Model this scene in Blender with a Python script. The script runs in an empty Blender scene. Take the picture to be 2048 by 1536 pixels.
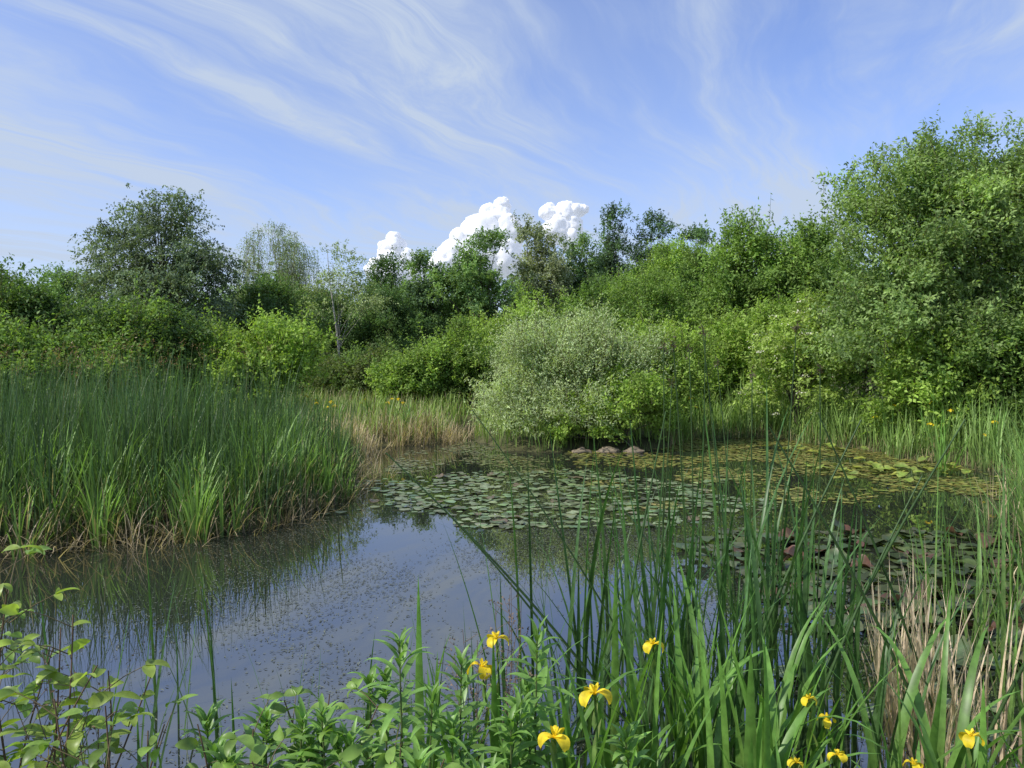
import bpy, math, random
import numpy as np
from mathutils import Vector, Matrix, noise
rng=np.random.default_rng(11); random.seed(5)
SC=bpy.context.scene; COL=SC.collection
PI=math.pi
# ------------------------------------------------------------ helpers
def nrmz(a): return a/np.maximum(np.linalg.norm(a,axis=-1,keepdims=True),1e-9)
class MB:
    def __init__(s): s.V=[];s.F=[];s.C=[];s.n=0
    def add(s,V,F,C):
        V=np.asarray(V,float).reshape(-1,3); C=np.asarray(C,float)
        if C.ndim==1: C=np.tile(C,(len(V),1))
        s.V.append(V); s.F.append(np.asarray(F,int)+s.n); s.C.append(C); s.n+=len(V)
    def mesh(s,name,mat,smooth=True):
        me=bpy.data.meshes.new(name)
        V=np.concatenate(s.V); C=np.concatenate(s.C)
        li=np.concatenate([f.ravel() for f in s.F])
        tot=np.concatenate([np.full(len(f),f.shape[1]) for f in s.F])
        st=np.concatenate([[0],np.cumsum(tot)[:-1]])
        me.vertices.add(len(V)); me.vertices.foreach_set('co',V.ravel().astype(np.float32))
        me.loops.add(len(li)); me.loops.foreach_set('vertex_index',li.astype(np.int32))
        me.polygons.add(len(tot)); me.polygons.foreach_set('loop_start',st.astype(np.int32))
        me.update(calc_edges=True); me.validate()
        at=me.attributes.new('Col','FLOAT_COLOR','POINT')
        cc=np.ones((len(V),4),np.float32); cc[:,:3]=np.clip(C,0,1); at.data.foreach_set('color',cc.ravel())
        if smooth: me.polygons.foreach_set('use_smooth',np.ones(len(tot),bool))
        me.materials.append(mat); return me
def link(o,parent=None):
    COL.objects.link(o)
    if parent: o.parent=parent
    return o
def top(name,loc,label,cat,group=None,data=None,kind=None):
    o=bpy.data.objects.new(name,data); o.location=loc; link(o)
    if label:o['label']=label
    if cat:o['category']=cat
    if group:o['group']=group
    if kind:o['kind']=kind
    return o
def part(name,me,parent,loc=(0,0,0)):
    o=bpy.data.objects.new(name,me); o.location=loc; return link(o,parent)
def tube(mb,P,R,n,col):
    P=np.asarray(P,float); m=len(P); T=np.gradient(P,axis=0); T=nrmz(T)
    ref=np.array([1,0,0.]) if abs(T[0][0])<.8 else np.array([0,1.,0])
    A=nrmz(np.cross(T,ref)); B=np.cross(T,A)
    a=np.arange(n)*2*PI/n; R=np.asarray(R,float)
    V=P[:,None]+R[:,None,None]*(A[:,None]*np.cos(a)[None,:,None]+B[:,None]*np.sin(a)[None,:,None])
    i=np.arange(m-1)[:,None]*n; j=np.arange(n)[None]; k=(j+1)%n
    F=np.stack([i+j,i+k,i+n+k,i+n+j],-1).reshape(-1,4)
    mb.add(V.reshape(-1,3),F,col)
def ribbons(mb,base,d0,n,L,W,bend,prof,S,cA,cB,fold=.2,bp=1.5):
    N=len(base); d0=nrmz(d0); n=nrmz(n-d0*(n*d0).sum(-1,keepdims=True))
    t=np.linspace(0,1,S+1); tm=(t[1:]+t[:-1])/2
    am=bend[:,None]*tm**bp; a=bend[:,None]*t**bp
    D=d0[:,None]*np.cos(am)[...,None]-n[:,None]*np.sin(am)[...,None]
    pos=np.concatenate([np.zeros((N,1,3)),np.cumsum(D,1)],1)*(L/S)[:,None,None]+base[:,None]
    Nn=n[:,None]*np.cos(a)[...,None]+d0[:,None]*np.sin(a)[...,None]
    side=np.cross(d0,n)[:,None]; w=(W[:,None]*prof(t)[None]/2)[...,None]
    V=np.stack([pos+side*w+Nn*fold*w,pos,pos-side*w+Nn*fold*w],2)
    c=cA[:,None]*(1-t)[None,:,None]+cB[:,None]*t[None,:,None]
    C=np.repeat(c[:,:,None],3,2)
    b=(np.arange(N)*(S+1)*3)[:,None]+(np.arange(S)*3)[None]
    F=np.concatenate([np.stack([b,b+1,b+4,b+3],-1).reshape(-1,4),np.stack([b+1,b+2,b+5,b+4],-1).reshape(-1,4)])
    mb.add(V.reshape(-1,3),F,C.reshape(-1,3))
P_blade=lambda t:(.75+.25*np.sin(t*PI))*np.maximum(1-t**3,0)**.8+.01
P_stem=lambda t:1-.75*t
P_leaf=lambda t:np.sin(PI*np.clip(t*.92+.06,0,1))**.75
P_lance=lambda t:np.sin(PI*np.clip(t**.75*.97+.03,0,1))**.9
P_petal=lambda t:.25+.9*np.sin(PI*np.clip(t**1.4*.9,0,1))
def blades(mb,x,y,z,H,W,lean,bend,cA,cB,prof=P_blade,S=6,az=None,fold=.25,jit=.18,bp=1.8):
    N=len(x); 
    if az is None: az=rng.uniform(0,2*PI,N)
    h=np.stack([np.cos(az),np.sin(az),0*az],-1)
    up=np.array([0,0,1.])
    d0=up*np.cos(lean)[:,None]+h*np.sin(lean)[:,None]
    n=-h*np.cos(lean)[:,None]+up*np.sin(lean)[:,None]
    j=rng.uniform(1-jit,1+jit,(N,1))
    cA=np.broadcast_to(cA,(N,3))*j; cB=np.broadcast_to(cB,(N,3))*j
    ribbons(mb,np.stack([x,y,z],-1),d0,n,H,W,bend,prof,S,cA,cB,fold,bp)
def rand_dir(N):
    return nrmz(rng.normal(size=(N,3)))
def quick_leaves(mb,b,d,n,L,W,c):
    d=nrmz(d); s=nrmz(np.cross(d,n)); n=np.cross(s,d)
    L=L[:,None];W=W[:,None]
    V=np.stack([b,b+d*L*.42+s*W*.5+n*W*.12,b+d*L-n*L*.1,b+d*L*.42-s*W*.5+n*W*.12],1)
    N=len(b); F=np.arange(N*4).reshape(N,4)
    mb.add(V.reshape(-1,3),F,np.repeat(c,4,0))
# ------------------------------------------------------------ materials
def nt_new(name):
    m=bpy.data.materials.new(name); m.use_nodes=True; nt=m.node_tree; nt.nodes.clear()
    return m,nt,nt.nodes,nt.links
def leaf_mat(name,trans=.35,rough=.45,spec=.4,nscale=6.,tcol=(1.25,1.35,.55),gain=1.):
    m,nt,N,L=nt_new(name)
    o=N.new('ShaderNodeOutputMaterial'); a=N.new('ShaderNodeAttribute'); a.attribute_name='Col'
    g=N.new('ShaderNodeNewGeometry'); nz=N.new('ShaderNodeTexNoise'); nz.inputs['Scale'].default_value=nscale; nz.inputs['Detail'].default_value=2
    L.new(g.outputs['Position'],nz.inputs['Vector'])
    mr=N.new('ShaderNodeMapRange'); mr.inputs[1].default_value=.3; mr.inputs[2].default_value=.7; mr.inputs[3].default_value=.72*gain; mr.inputs[4].default_value=1.28*gain
    L.new(nz.outputs[0],mr.inputs[0])
    mx=N.new('ShaderNodeVectorMath'); mx.operation='SCALE'; L.new(a.outputs['Color'],mx.inputs[0]); L.new(mr.outputs[0],mx.inputs['Scale'])
    p=N.new('ShaderNodeBsdfPrincipled'); p.inputs['Roughness'].default_value=rough; p.inputs['Specular IOR Level'].default_value=spec
    L.new(mx.outputs[0],p.inputs['Base Color'])
    tr=N.new('ShaderNodeBsdfTranslucent'); tm=N.new('ShaderNodeVectorMath'); tm.operation='MULTIPLY'; tm.inputs[1].default_value=tcol
    L.new(mx.outputs[0],tm.inputs[0]); L.new(tm.outputs[0],tr.inputs['Color'])
    ms=N.new('ShaderNodeMixShader'); ms.inputs[0].default_value=trans
    L.new(p.outputs[0],ms.inputs[1]); L.new(tr.outputs[0],ms.inputs[2]); L.new(ms.outputs[0],o.inputs[0]); return m
def solid_mat(name,rough=.8,spec=.3,nscale=8.,lo=.6,hi=1.3,bump=.4):
    m,nt,N,L=nt_new(name)
    o=N.new('ShaderNodeOutputMaterial'); a=N.new('ShaderNodeAttribute'); a.attribute_name='Col'
    g=N.new('ShaderNodeNewGeometry'); nz=N.new('ShaderNodeTexNoise'); nz.inputs['Scale'].default_value=nscale; nz.inputs['Detail'].default_value=6
    L.new(g.outputs['Position'],nz.inputs['Vector'])
    mr=N.new('ShaderNodeMapRange'); mr.inputs[1].default_value=.3; mr.inputs[2].default_value=.7; mr.inputs[3].default_value=lo; mr.inputs[4].default_value=hi
    L.new(nz.outputs[0],mr.inputs[0])
    mx=N.new('ShaderNodeVectorMath'); mx.operation='SCALE'; L.new(a.outputs['Color'],mx.inputs[0]); L.new(mr.outputs[0],mx.inputs['Scale'])
    p=N.new('ShaderNodeBsdfPrincipled'); p.inputs['Roughness'].default_value=rough; p.inputs['Specular IOR Level'].default_value=spec
    L.new(mx.outputs[0],p.inputs['Base Color'])
    bp=N.new('ShaderNodeBump'); bp.inputs['Strength'].default_value=bump; bp.inputs['Distance'].default_value=.02
    L.new(nz.outputs[0],bp.inputs['Height']); L.new(bp.outputs[0],p.inputs['Normal'])
    L.new(p.outputs[0],o.inputs[0]); return m
M_leaf=leaf_mat('foliage',.42,.55,.22,gain=1.85); M_far=leaf_mat('far_foliage',.35,.6,.15,1.2,gain=2.0)
M_reed=leaf_mat('reed_blade',.33,.45,.35,3.,gain=1.5); M_near=leaf_mat('near_leaf',.4,.4,.42,25.,gain=1.4)
M_pad=leaf_mat('lily_pad_skin',.1,.38,.5,12.,gain=1.25); M_petal=leaf_mat('yellow_petal',.35,.5,.3,40.,(1.1,1.05,.5))
M_bark=solid_mat('bark'); M_stone=solid_mat('stone',nscale=10,bump=.5)
# ------------------------------------------------------------ terrain and water
POLY=np.array([(-16,2.5),(-3,2.7),(0,2.85),(3.2,2.9),(4.0,4.5),(4.9,6.5),(6.8,9),(8.8,12.3),(8.3,14.5),(7.8,16.5),(6.9,18.7),(4.4,19.2),(3.9,17.3),(3.0,16.3),(1,16.1),(-0.3,16.4),(-0.8,18),(-1.1,22.5),(-1.6,22.5),(-1.5,17.7),(-3.6,17.2),(-3.0,14.8),(-2.8,12.3),(-2.55,10.2),(-2.9,9.2),(-3.6,8.3),(-4.5,8.0),(-5.4,7.5),(-9,7.2),(-16,7)],float)
def sdf(x,y):
    x=np.asarray(x,float); y=np.asarray(y,float); d=np.full(x.shape,1e9); ins=np.zeros(x.shape,bool)
    for i in range(len(POLY)):
        a=POLY[i]; b=POLY[(i+1)%len(POLY)]; e=b-a
        t=np.clip(((x-a[0])*e[0]+(y-a[1])*e[1])/(e@e),0,1)
        d=np.minimum(d,np.hypot(x-a[0]-t*e[0],y-a[1]-t*e[1]))
        c=((a[1]>y)!=(b[1]>y))&(x<(b[0]-a[0])*(y-a[1])/((b[1]-a[1]) if b[1]!=a[1] else 1e-9)+a[0]); ins^=c
    return np.where(ins,-d,d)+.22*np.sin(x*2.3+y)*np.sin(y*1.9-x)+.12*np.sin(x*6.1)*np.sin(y*5.3)
def gz(x,y):
    s=sdf(x,y); n=.05*np.sin(x*2.1+y*1.3)+.04*np.sin(x*.7-y*2.9)
    return np.clip(s*.45,-.7,.22)+n*np.clip(s,0,1)*.8
def axis(lo,hi,st,far):
    a=np.arange(lo,hi+1e-6,st); g=st*1.35**np.arange(1,40); g=np.cumsum(g); g=g[g<far]
    return np.concatenate([lo-g[::-1],a,hi+g])
ax=axis(-18,16,.2,2500); ay=axis(-4,30,.2,2500)
X,Y=np.meshgrid(ax,ay); Z=gz(X,Y)
mb=MB(); nx=len(ax); ny=len(ay)
i=(np.arange(ny-1)[:,None]*nx+np.arange(nx-1)[None]).ravel()
mb.add(np.stack([X,Y,Z],-1),np.stack([i,i+1,i+nx+1,i+nx],-1),np.array([.08,.08,.035]))
M_ground=solid_mat('grassy_soil',.9,.2,2.5,.5,1.4,.6)
top('ground',(0,0,0),'grassy muddy ground around the pond','ground',data=mb.mesh('ground',M_ground),kind='structure')
m,nt,N,L=nt_new('pond_water'); o=N.new('ShaderNodeOutputMaterial'); p=N.new('ShaderNodeBsdfPrincipled')
p.inputs['Base Color'].default_value=(.02,.023,.018,1); p.inputs['Roughness'].default_value=.01; p.inputs['IOR'].default_value=3.1
g=N.new('ShaderNodeNewGeometry'); n1=N.new('ShaderNodeTexNoise'); n1.inputs['Scale'].default_value=1.6; n1.inputs['Detail'].default_value=4; n1.inputs['Roughness'].default_value=.55
L.new(g.outputs['Position'],n1.inputs['Vector']); b=N.new('ShaderNodeBump'); b.inputs['Strength'].default_value=.035; b.inputs['Distance'].default_value=.02
L.new(n1.outputs[0],b.inputs['Height']); L.new(b.outputs[0],p.inputs['Normal']); L.new(p.outputs[0],o.inputs[0]); M_water=m
mb=MB(); mb.add([(-16.5,1.5,0),(10,1.5,0),(10,24,0),(-16.5,24,0)],[[0,1,2,3]],np.zeros(3))
top('water',(0,0,0),'still dark pond water reflecting sky','water',data=mb.mesh('water',M_water),kind='structure')
# ------------------------------------------------------------ trees
def crown_mesh(name,ells,K,nsh,lpl,shl,ll,lw,cA,cB,up=.45,droop=0.,clr=.3,mat=None,out=.6,flowers=0,wild=0,shr=.9,wl=2.):
    ells=np.array(ells,float); w=(ells[:,3]*ells[:,5]*ells[:,4])**.67; w/=w.sum()
    e=ells[rng.choice(len(ells),K,p=w)]; d=rand_dir(K)
    d[:,2]=np.where(d[:,2]<-.5,-d[:,2],d[:,2])
    lump=np.array([noise.noise(Vector(q*2.3+7)) for q in d])*.5
    r=(rng.random(K)**.38)*(1+lump)*shr
    cen=e[:,:3]+d*e[:,3:6]*r[:,None]; outd=nrmz(d*[1,1,.8])
    kk=rng.integers(0,K,nsh); cs=clr*rng.uniform(.6,1.3,(K,1))
    st=cen[kk]+rng.normal(size=(nsh,3))*cs[kk]*[1,1,.65]
    sd=nrmz(outd[kk]*out+np.array([0,0,up])+rand_dir(nsh)*.6)
    Ls=shl*rng.uniform(.5,1.4,nsh)
    if wild: 
        q=rng.choice(nsh,wild,replace=False); hi=st[:,2]>np.percentile(st[:,2],65); q=q[hi[q]]
        Ls[q]*=wl; sd[q]=nrmz(sd[q]+[0,0,.6])
    t=(np.arange(lpl)+.5)/lpl
    st[:,2]=np.maximum(st[:,2],.1)
    pos=st[:,None]+sd[:,None]*(Ls[:,None]*t)[...,None]
    pos[...,2]-=droop*(Ls[:,None]*t)**2*1.2+droop*.5*(Ls[:,None]*t)
    pos+=rng.normal(size=pos.shape)*ll*.35
    N_=nsh*lpl
    ld=nrmz(np.repeat(sd[:,None],lpl,1).reshape(-1,3)*.55+rand_dir(N_)*.9+[0,0,-.15-droop])
    nn=nrmz(rand_dir(N_)*.8+[0,0,.7]+np.repeat(outd[kk],lpl,0)*.4)
    cm=rng.random((K,1)); c=np.array(cA)*(1-cm)+np.array(cB)*cm
    c=c*rng.uniform(.75,1.25,(K,1)); cc=np.repeat(c[kk][:,None],lpl,1).reshape(-1,3)*rng.uniform(.82,1.2,(N_,1))
    pos=pos.reshape(-1,3)
    mb=MB(); quick_leaves(mb,pos,ld,nn,ll*rng.uniform(.7,1.3,N_),lw*rng.uniform(.7,1.3,N_),cc)
    tw=rng.choice(nsh,min(nsh,int(nsh*.5)),replace=False); b0=st[tw]; b1=st[tw]+sd[tw]*Ls[tw][:,None]; b1[:,2]-=droop*Ls[tw]**2*1.2+droop*.5*Ls[tw]
    s=nrmz(np.cross(sd[tw],[0,.3,1.]))*.008*(ll/.1)**.5
    V=np.stack([b0-s,b0+s,b1+s*.3,b1-s*.3],1); mb.add(V.reshape(-1,3),np.arange(len(tw)*4).reshape(-1,4),np.array([.08,.07,.045]))
    fm=None
    if flowers:
        fb=MB(); q=rng.integers(0,nsh,flowers); ctr=st[q]+sd[q]*Ls[q][:,None]*1.0
        m_=14; fp=(ctr[:,None]+rng.normal(size=(flowers,m_,3))*[.055,.055,.02]).reshape(-1,3)
        quick_leaves(fb,fp,rand_dir(len(fp)),nrmz(rand_dir(len(fp))*.4+[0,0,1]),np.full(len(fp),.045),np.full(len(fp),.04),np.tile([.75,.74,.6],(len(fp),1)))
        fm=fb.mesh(name+'_blossom',M_petal)
    return mb.mesh(name,mat or M_far),cen,fm
def tree(name,loc,label,cat,ells,K,nsh,lpl,shl,ll,lw,cA,cB,trunk_r=.15,trunk_h=None,bark=(.1,.085,.06),lean=(0,0),stems=1,nlimb=40,group=None,limb_k=.38,**kw):
    z=float(gz(np.array([loc[0]]),np.array([loc[1]]))[0])
    root=top(name,(loc[0],loc[1],z-.03),label,cat,group)
    me,cen,fm=crown_mesh('crown',ells,K,nsh,lpl,shl,ll,lw,cA,cB,**kw)
    mb=MB(); E=np.array(ells,float); H=(E[:,2]+E[:,5]).max()
    th=trunk_h or H*.8; stemP=[]
    for s in range(stems):
        a=rng.uniform(0,2*PI); sp=.0 if stems==1 else .3*H*.5
        t=np.linspace(0,1,9); ox=math.cos(a)*sp; oy=math.sin(a)*sp
        px=np.stack([lean[0]*t**1.2+ox*t+.04*H*np.sin(t*5+a)*t*.4,lean[1]*t+oy*t+.03*H*np.sin(t*4+a*2)*t*.4,th*t],-1)
        rr=trunk_r*(1-.85*t)*(1 if stems==1 else .6); rr[0]*=1.35
        tube(mb,px,rr,8,np.array(bark)); stemP.append(px)
    q=rng.choice(len(cen),min(nlimb,len(cen)),replace=False)
    for k in q:
        c=cen[k]; px=stemP[rng.integers(len(stemP))]
        hz=np.clip(c[2]*rng.uniform(.3,.75),.05,th*.92); i_=min(int(hz/th*8),7); f=hz/th*8-i_
        s0=px[i_]*(1-f)+px[i_+1]*f; t=np.linspace(0,1,6)[:,None]
        mid=(s0+c)/2+np.array([0,0,.12*np.linalg.norm(c-s0)])+rng.normal(size=3)*.1
        P=(1-t)**2*s0+2*t*(1-t)*mid+t*t*c; P[1:-1]+=rng.normal(size=(4,3))*.03
        r0=trunk_r*limb_k*(1-.6*hz/th); tube(mb,P,np.linspace(r0,r0*.15,6),5,np.array(bark))
    is_tree=cat=='tree'
    part('trunk' if is_tree else 'stems',mb.mesh('trunk',M_bark),root)
    part('crown' if is_tree else 'foliage',me,root)
    if fm: part('blossom',fm,root)
    return root
DK=(.042,.074,.027); DK2=(.065,.115,.033); MD=(.075,.126,.032); MD2=(.125,.19,.045); LT=(.13,.195,.042); LT2=(.19,.265,.055)
GR=(.08,.105,.068)
tree('hawthorn_tree',(-14.2,30),'tall dark hawthorn with drooping twiggy outline behind the hedge','tree',[(.1,0,3.9,2.9,2.4,2.3),(-.1,0,6.0,2.0,1.6,1.7),(-1.9,0,6.4,1.0,1,.9),(1.7,0,5.3,1.3,1.2,1.4),(.7,0,7.5,1.0,.9,.9),(-.6,0,7.7,.7,.7,.8),(-2.3,0,4.9,.9,.9,.8),(2.3,0,3.9,1.1,1,1)],200,3600,12,.55,.12,.06,GR,(.09,.125,.066),trunk_r=.25,clr=.34,droop=.5,wild=330,up=.2,wl=2.4,nlimb=80,limb_k=.25)
tree('weeping_birch',(-13.9,44),'weeping birch with pale hanging curtains of leaves','tree',[(-.4,0,8.6,1.8,1.5,1.5),(1.3,0,7.6,1.4,1.4,1.3),(.9,0,5.8,1.7,1.6,2.0),(-1.6,0,7.0,1.1,1,1.4)],70,1250,16,1.7,.1,.05,(.13,.17,.09),(.18,.22,.12),trunk_r=.14,bark=(.35,.33,.28),droop=1.1,clr=.25,up=.1,nlimb=18,limb_k=.25)
tree('birch_tree',(-8.1,35),'sparse silver birch with leaning pale slender trunk','tree',[(0.1,0,5.9,.8,.8,1.7),(-.8,0,4.3,1.0,.9,1.2),(1.0,0,4.5,1.0,.9,1.2)],60,560,10,.7,.1,.055,(.14,.18,.08),(.2,.24,.11),trunk_r=.07,bark=(.42,.4,.35),droop=.4,lean=(-.5,0),stems=1,trunk_h=7.0,nlimb=14,clr=.25,limb_k=.2,wild=120)
tree('fir_tree',(-8.5,50),'dark pointed conifer in the far tree line','tree',[(0,0,3.3,2.4,2,2.4),(0,0,5.8,1.6,1.4,1.7),(0,0,7.7,.8,.7,1.2)],110,1500,10,.6,.2,.09,DK,DK2,trunk_r=.2,clr=.35,up=.0)
far=[(-12.2,52,7.0,2.4,MD,MD2),(-5.5,49,9.4,1.7,DK,MD2),(-3.3,52,9.0,1.8,DK,MD),(-1.9,48,11.2,2.3,DK2,MD2),(1.5,50,11.8,2.2,(.13,.15,.08),(.18,.2,.1)),(4.7,52,11.0,2.2,DK,MD2),(7.1,55,14.2,1.8,(.03,.05,.024),DK2),(10.2,55,13.4,2.5,(.03,.05,.024),DK2),(13.4,54,12.2,2.2,DK,MD),(-22,46,7.2,3.0,MD,MD2),(-27.5,46,8.0,3.2,MD,MD2),(-30,40,6.4,3,DK,MD2),(17,50,10.5,3,DK,MD2),(-17.5,48,7.0,2.6,MD,MD2)]
for k,(x,y,h,r,a,b) in enumerate(far):
    a=np.array(a)+[.012,.016,.02]; b=np.array(b)+[.006,.01,.016]  # bluish lift: distance haze painted into the leaf colours
    tree('broadleaf_tree',(x,y),'mature green tree standing in the far tree line' if h<12 else 'tall dark-leaved tree rising above the tree line','tree',
      [(rng.uniform(-.4,.4),0,h*.38,r*1.1,r,h*.32),(rng.uniform(-.6,.6),0,h*.64,r*.8,r*.8,h*.2),(rng.uniform(-1.2,1.2),0,h*.55,r*.8,r*.8,h*.17),(rng.uniform(-.6,.6),0,h*.82,r*.6,r*.45,h*.12)],80,1800,10,.45,.17,.1,a,b,trunk_r=.2,clr=.38,group='trees of the far tree line')
mid=[(8.3,40,8.4,2.0,LT,LT2,'yellow-green leafy tree among darker trees'),(8.9,34,6.8,1.9,MD,MD2,'green rounded tree behind the pond'),
 (8.0,25.5,6.7,1.5,MD,MD2,'slender fresh green tree beside the pond'),(9.9,25,6.5,1.3,MD,MD2,'slender fresh green tree beside the pond'),(11.7,28,6.6,1.9,MD,MD2,'green tree beside the pond'),
 (-11,33,5.2,2.2,DK,MD,'dense dark green tree behind the meadow'),(-10.6,41,5.8,2.4,DK,MD,'dense dark green tree behind the meadow'),(-6.8,42,5.8,2.2,DK,DK2,'dense dark green tree behind the meadow')]
for x,y,h,r,a,b,l in mid:
    tree('broadleaf_tree',(x,y),l,'tree',[(0,0,h*.38,r*1.15,r,h*.37),(rng.uniform(-.5,.5),0,h*.66,r*.8,r*.8,h*.22),(rng.uniform(-.4,.4),0,h*.84,r*.5,r*.5,h*.13)],95,2400,11,.45,.125,.065,a,b,trunk_r=.12,clr=.32,wild=160)
big=dict(trunk_r=.16,stems=4,mat=M_leaf,nlimb=50,limb_k=.25)
SA=(.078,.125,.042);SB=(.18,.25,.085)
tree('sallow_tree',(10.1,17.2),'large dense sallow tree with fresh green leaves over the bank','tree',[(-.5,-.3,3.2,2.7,2.3,2.8),(.9,0,5.2,2.3,2,1.85),(-1.2,-.4,2.2,2.2,1.7,2.0),(2.4,0,3.9,2.2,2.0,2.6),(-.9,0,5.1,1.7,1.4,1.5)],290,9400,13,.38,.1,.046,SA,SB,clr=.3,wild=350,**big)
tree('sallow_tree',(13.2,17.6),'large dense sallow tree with fresh green leaves over the bank','tree',[(0,0,3.0,2.0,1.8,2.8),(-.5,0,5.1,1.9,1.7,1.7)],120,3600,13,.38,.1,.046,SA,SB,clr=.3,wild=150,**big)
sh=[(-.4,28,4.5,2.4,LT,LT2,'rounded yellow-green shrub behind the willow'),(2.2,28.5,4.8,2.0,MD,MD2,'green shrub behind the willow'),(5.0,27,5.2,2.2,MD,MD2,'tall bushy green shrub'),
 (5.4,33,6.6,2.2,MD,MD2,'tall bushy green shrub'),(6.3,22.5,3.2,1.5,LT,LT2,'bright green shrub at the far bank'),(7.9,23,4.0,1.6,MD,LT2,'bright green shrub at the far bank'),(4.6,21.5,2.9,1.3,LT,LT2,'bright green shrub at the far bank'),
 (-3.1,24.5,2.3,1.3,MD,LT2,'low light green shrub at the meadow edge'),(-1.4,25,2.9,1.4,MD,LT2,'light green shrub at the meadow edge'),(-5.9,28,2.2,1.9,(.09,.1,.04),MD,'low brownish green shrub'),(-8.2,29,2.2,1.6,(.09,.1,.04),MD,'low brownish green shrub'),
 (-6.7,19.5,2.9,1.4,LT,LT2,'bright yellow-green shrub beside the hedge'),(-8.0,19.9,2.8,1.3,MD,LT2,'fresh green shrub beside the hedge'),(-9.4,18.2,2.5,1.2,MD,MD2,'fresh green shrub beside the hedge'),
 (-14.6,19.5,4.6,2.0,DK,MD,'tall dark hedge shrub with large leaves'),(-12.4,19,4.1,1.8,DK,MD,'tall dark hedge shrub with large leaves'),(-10.4,18.9,3.5,1.6,DK,MD2,'dark hedge shrub with lighter tips'),(-9.0,19.8,3.1,1.4,DK,MD2,'dark hedge shrub with lighter tips'),(-17,20,5,2,DK,MD,'tall dark hedge shrub with large leaves'),
 (-12.6,17,2.7,1.5,DK,MD2,'dark hedge shrub with lighter tips'),(-10.6,17,2.4,1.3,MD,MD2,'dark hedge shrub with lighter tips'),
 (9.0,15.9,2.5,1.1,LT,LT2,'leafy light green shrub on the pond bank'),(10.6,15.4,2.8,1.3,MD,MD2,'leafy green shrub on the pond bank'),(12.2,15.5,3.0,1.4,MD,MD2,'leafy green shrub on the pond bank'),(9.9,20.8,4.4,1.9,DK,MD2,'dark green shrub under taller trees')]
for x,y,h,r,a,b,l in sh:
    tree('shrub',(x,y),l,'shrub',[(0,0,h*.38,r,r*.9,h*.42),(rng.uniform(-.5,.5)*r,0,h*.62,r*.75,r*.7,h*.34),(rng.uniform(-.7,.7)*r,0,h*.35,r*.8,r*.7,h*.4)],85,2200 if r>1.2 else 1300,11,.36,.1,.055,a,b,trunk_r=.05,stems=5,nlimb=24,clr=.26,wild=110,mat=M_leaf)
tree('viburnum_shrub',(7.2,18.7),'pale green shrub dotted with flat white flower heads','shrub',[(0,0,1.4,1.2,1.1,1.4),(.4,0,2.1,1.0,.9,.9)],110,1900,11,.35,.085,.05,(.15,.21,.05),(.22,.29,.075),trunk_r=.05,stems=5,nlimb=25,clr=.2,mat=M_leaf,flowers=150)
tree('willow_shrub',(1.25,17.2),'rounded silvery green willow bush growing at the water edge','shrub',[(-.1,0,1.05,1.85,1.4,1.2),(-.5,0,1.65,1.3,1.2,.9),(.4,0,1.8,1.0,1.0,.8),(1.0,0,1.3,1.3,1.1,.95),(-1.0,-.6,.6,1.1,.8,.65),(.2,-.8,.5,1.2,.6,.55)],250,5800,12,.4,.08,.022,(.2,.25,.13),(.31,.36,.205),trunk_r=.04,stems=7,nlimb=30,clr=.2,mat=M_leaf,up=.8,wild=900,limb_k=.3,wl=1.8)
tree('shrub',(2.6,16.45),'bright green leafy shrub spreading below the willow','shrub',[(0,0,.8,1.1,.6,.85),(-1.0,-.1,.4,.9,.4,.4)],70,1400,11,.28,.08,.045,LT,LT2,trunk_r=.04,stems=5,nlimb=20,clr=.15,mat=M_leaf)
tree('shrub',(3.6,17.6),'open yellow-green bush with upright twigs beside the willow','shrub',[(0,0,1.1,1.2,.9,1.1),(.2,0,1.8,.9,.7,.7)],80,1450,11,.36,.08,.035,LT,LT2,trunk_r=.04,stems=5,nlimb=24,clr=.19,mat=M_leaf,up=.8,wild=120)
mb=MB(); nW=5200; cx=rng.uniform(-75,75,nW); cy=rng.uniform(64,80,nW)
hh=6.8+1.4*np.sin(cx*.21)+1.0*np.sin(cx*.53+1)+.8*np.sin(cx*1.1)
cz=hh*rng.random(nW)**.6; n_=9
pp=np.stack([cx,cy,cz],-1)[:,None]+rng.normal(size=(nW,n_,3))*.7
cc=np.array(DK)+(np.array(MD2)-np.array(DK))*rng.random((nW,1))+[.015,.02,.025]; cc=np.repeat(cc[:,None],n_,1).reshape(-1,3)  # last offset puts aerial haze into the wood's colour
quick_leaves(mb,pp.reshape(-1,3),rand_dir(nW*n_),rand_dir(nW*n_),np.full(nW*n_,.75),np.full(nW*n_,.5),cc)
top('distant_wood',(0,0,0),'distant green wood closing the view','wood',data=mb.mesh('wood',M_far),kind='stuff')
# ------------------------------------------------------------ reeds and grasses
def scatter(n,x0,x1,y0,y1,smin,smax=1e9,frus=True):
    x=rng.uniform(x0,x1,n); y=rng.uniform(y0,y1,n); s=sdf(x,y); k=(s>smin)&(s<smax)
    if frus: k&=(np.abs(x)<.78*y+1.2)
    x=x[k];y=y[k]; return x,y,gz(x,y)-.03,s[k]
U=lambda a,b,n:rng.uniform(a,b,n)
mb=MB()
x,y,z,s=scatter(1450,-13,-2.0,7.4,15,-.12)
pn=np.sin(x*1.9+y*.7)*np.sin(y*1.5-x*.6)
hgt=U(.5,1.15,len(x))*np.clip(.82+s*.3,.65,1.)*np.where(x>-4,.75,1.)*(1+.25*pn); n_=10
kx=np.repeat(x,n_)+rng.normal(0,.11,len(x)*n_); ky=np.repeat(y,n_)+rng.normal(0,.11,len(x)*n_); kz=gz(kx,ky)-.03; n=len(kx)
H=np.repeat(hgt,n_)*U(.7,1.75,n)
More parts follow.
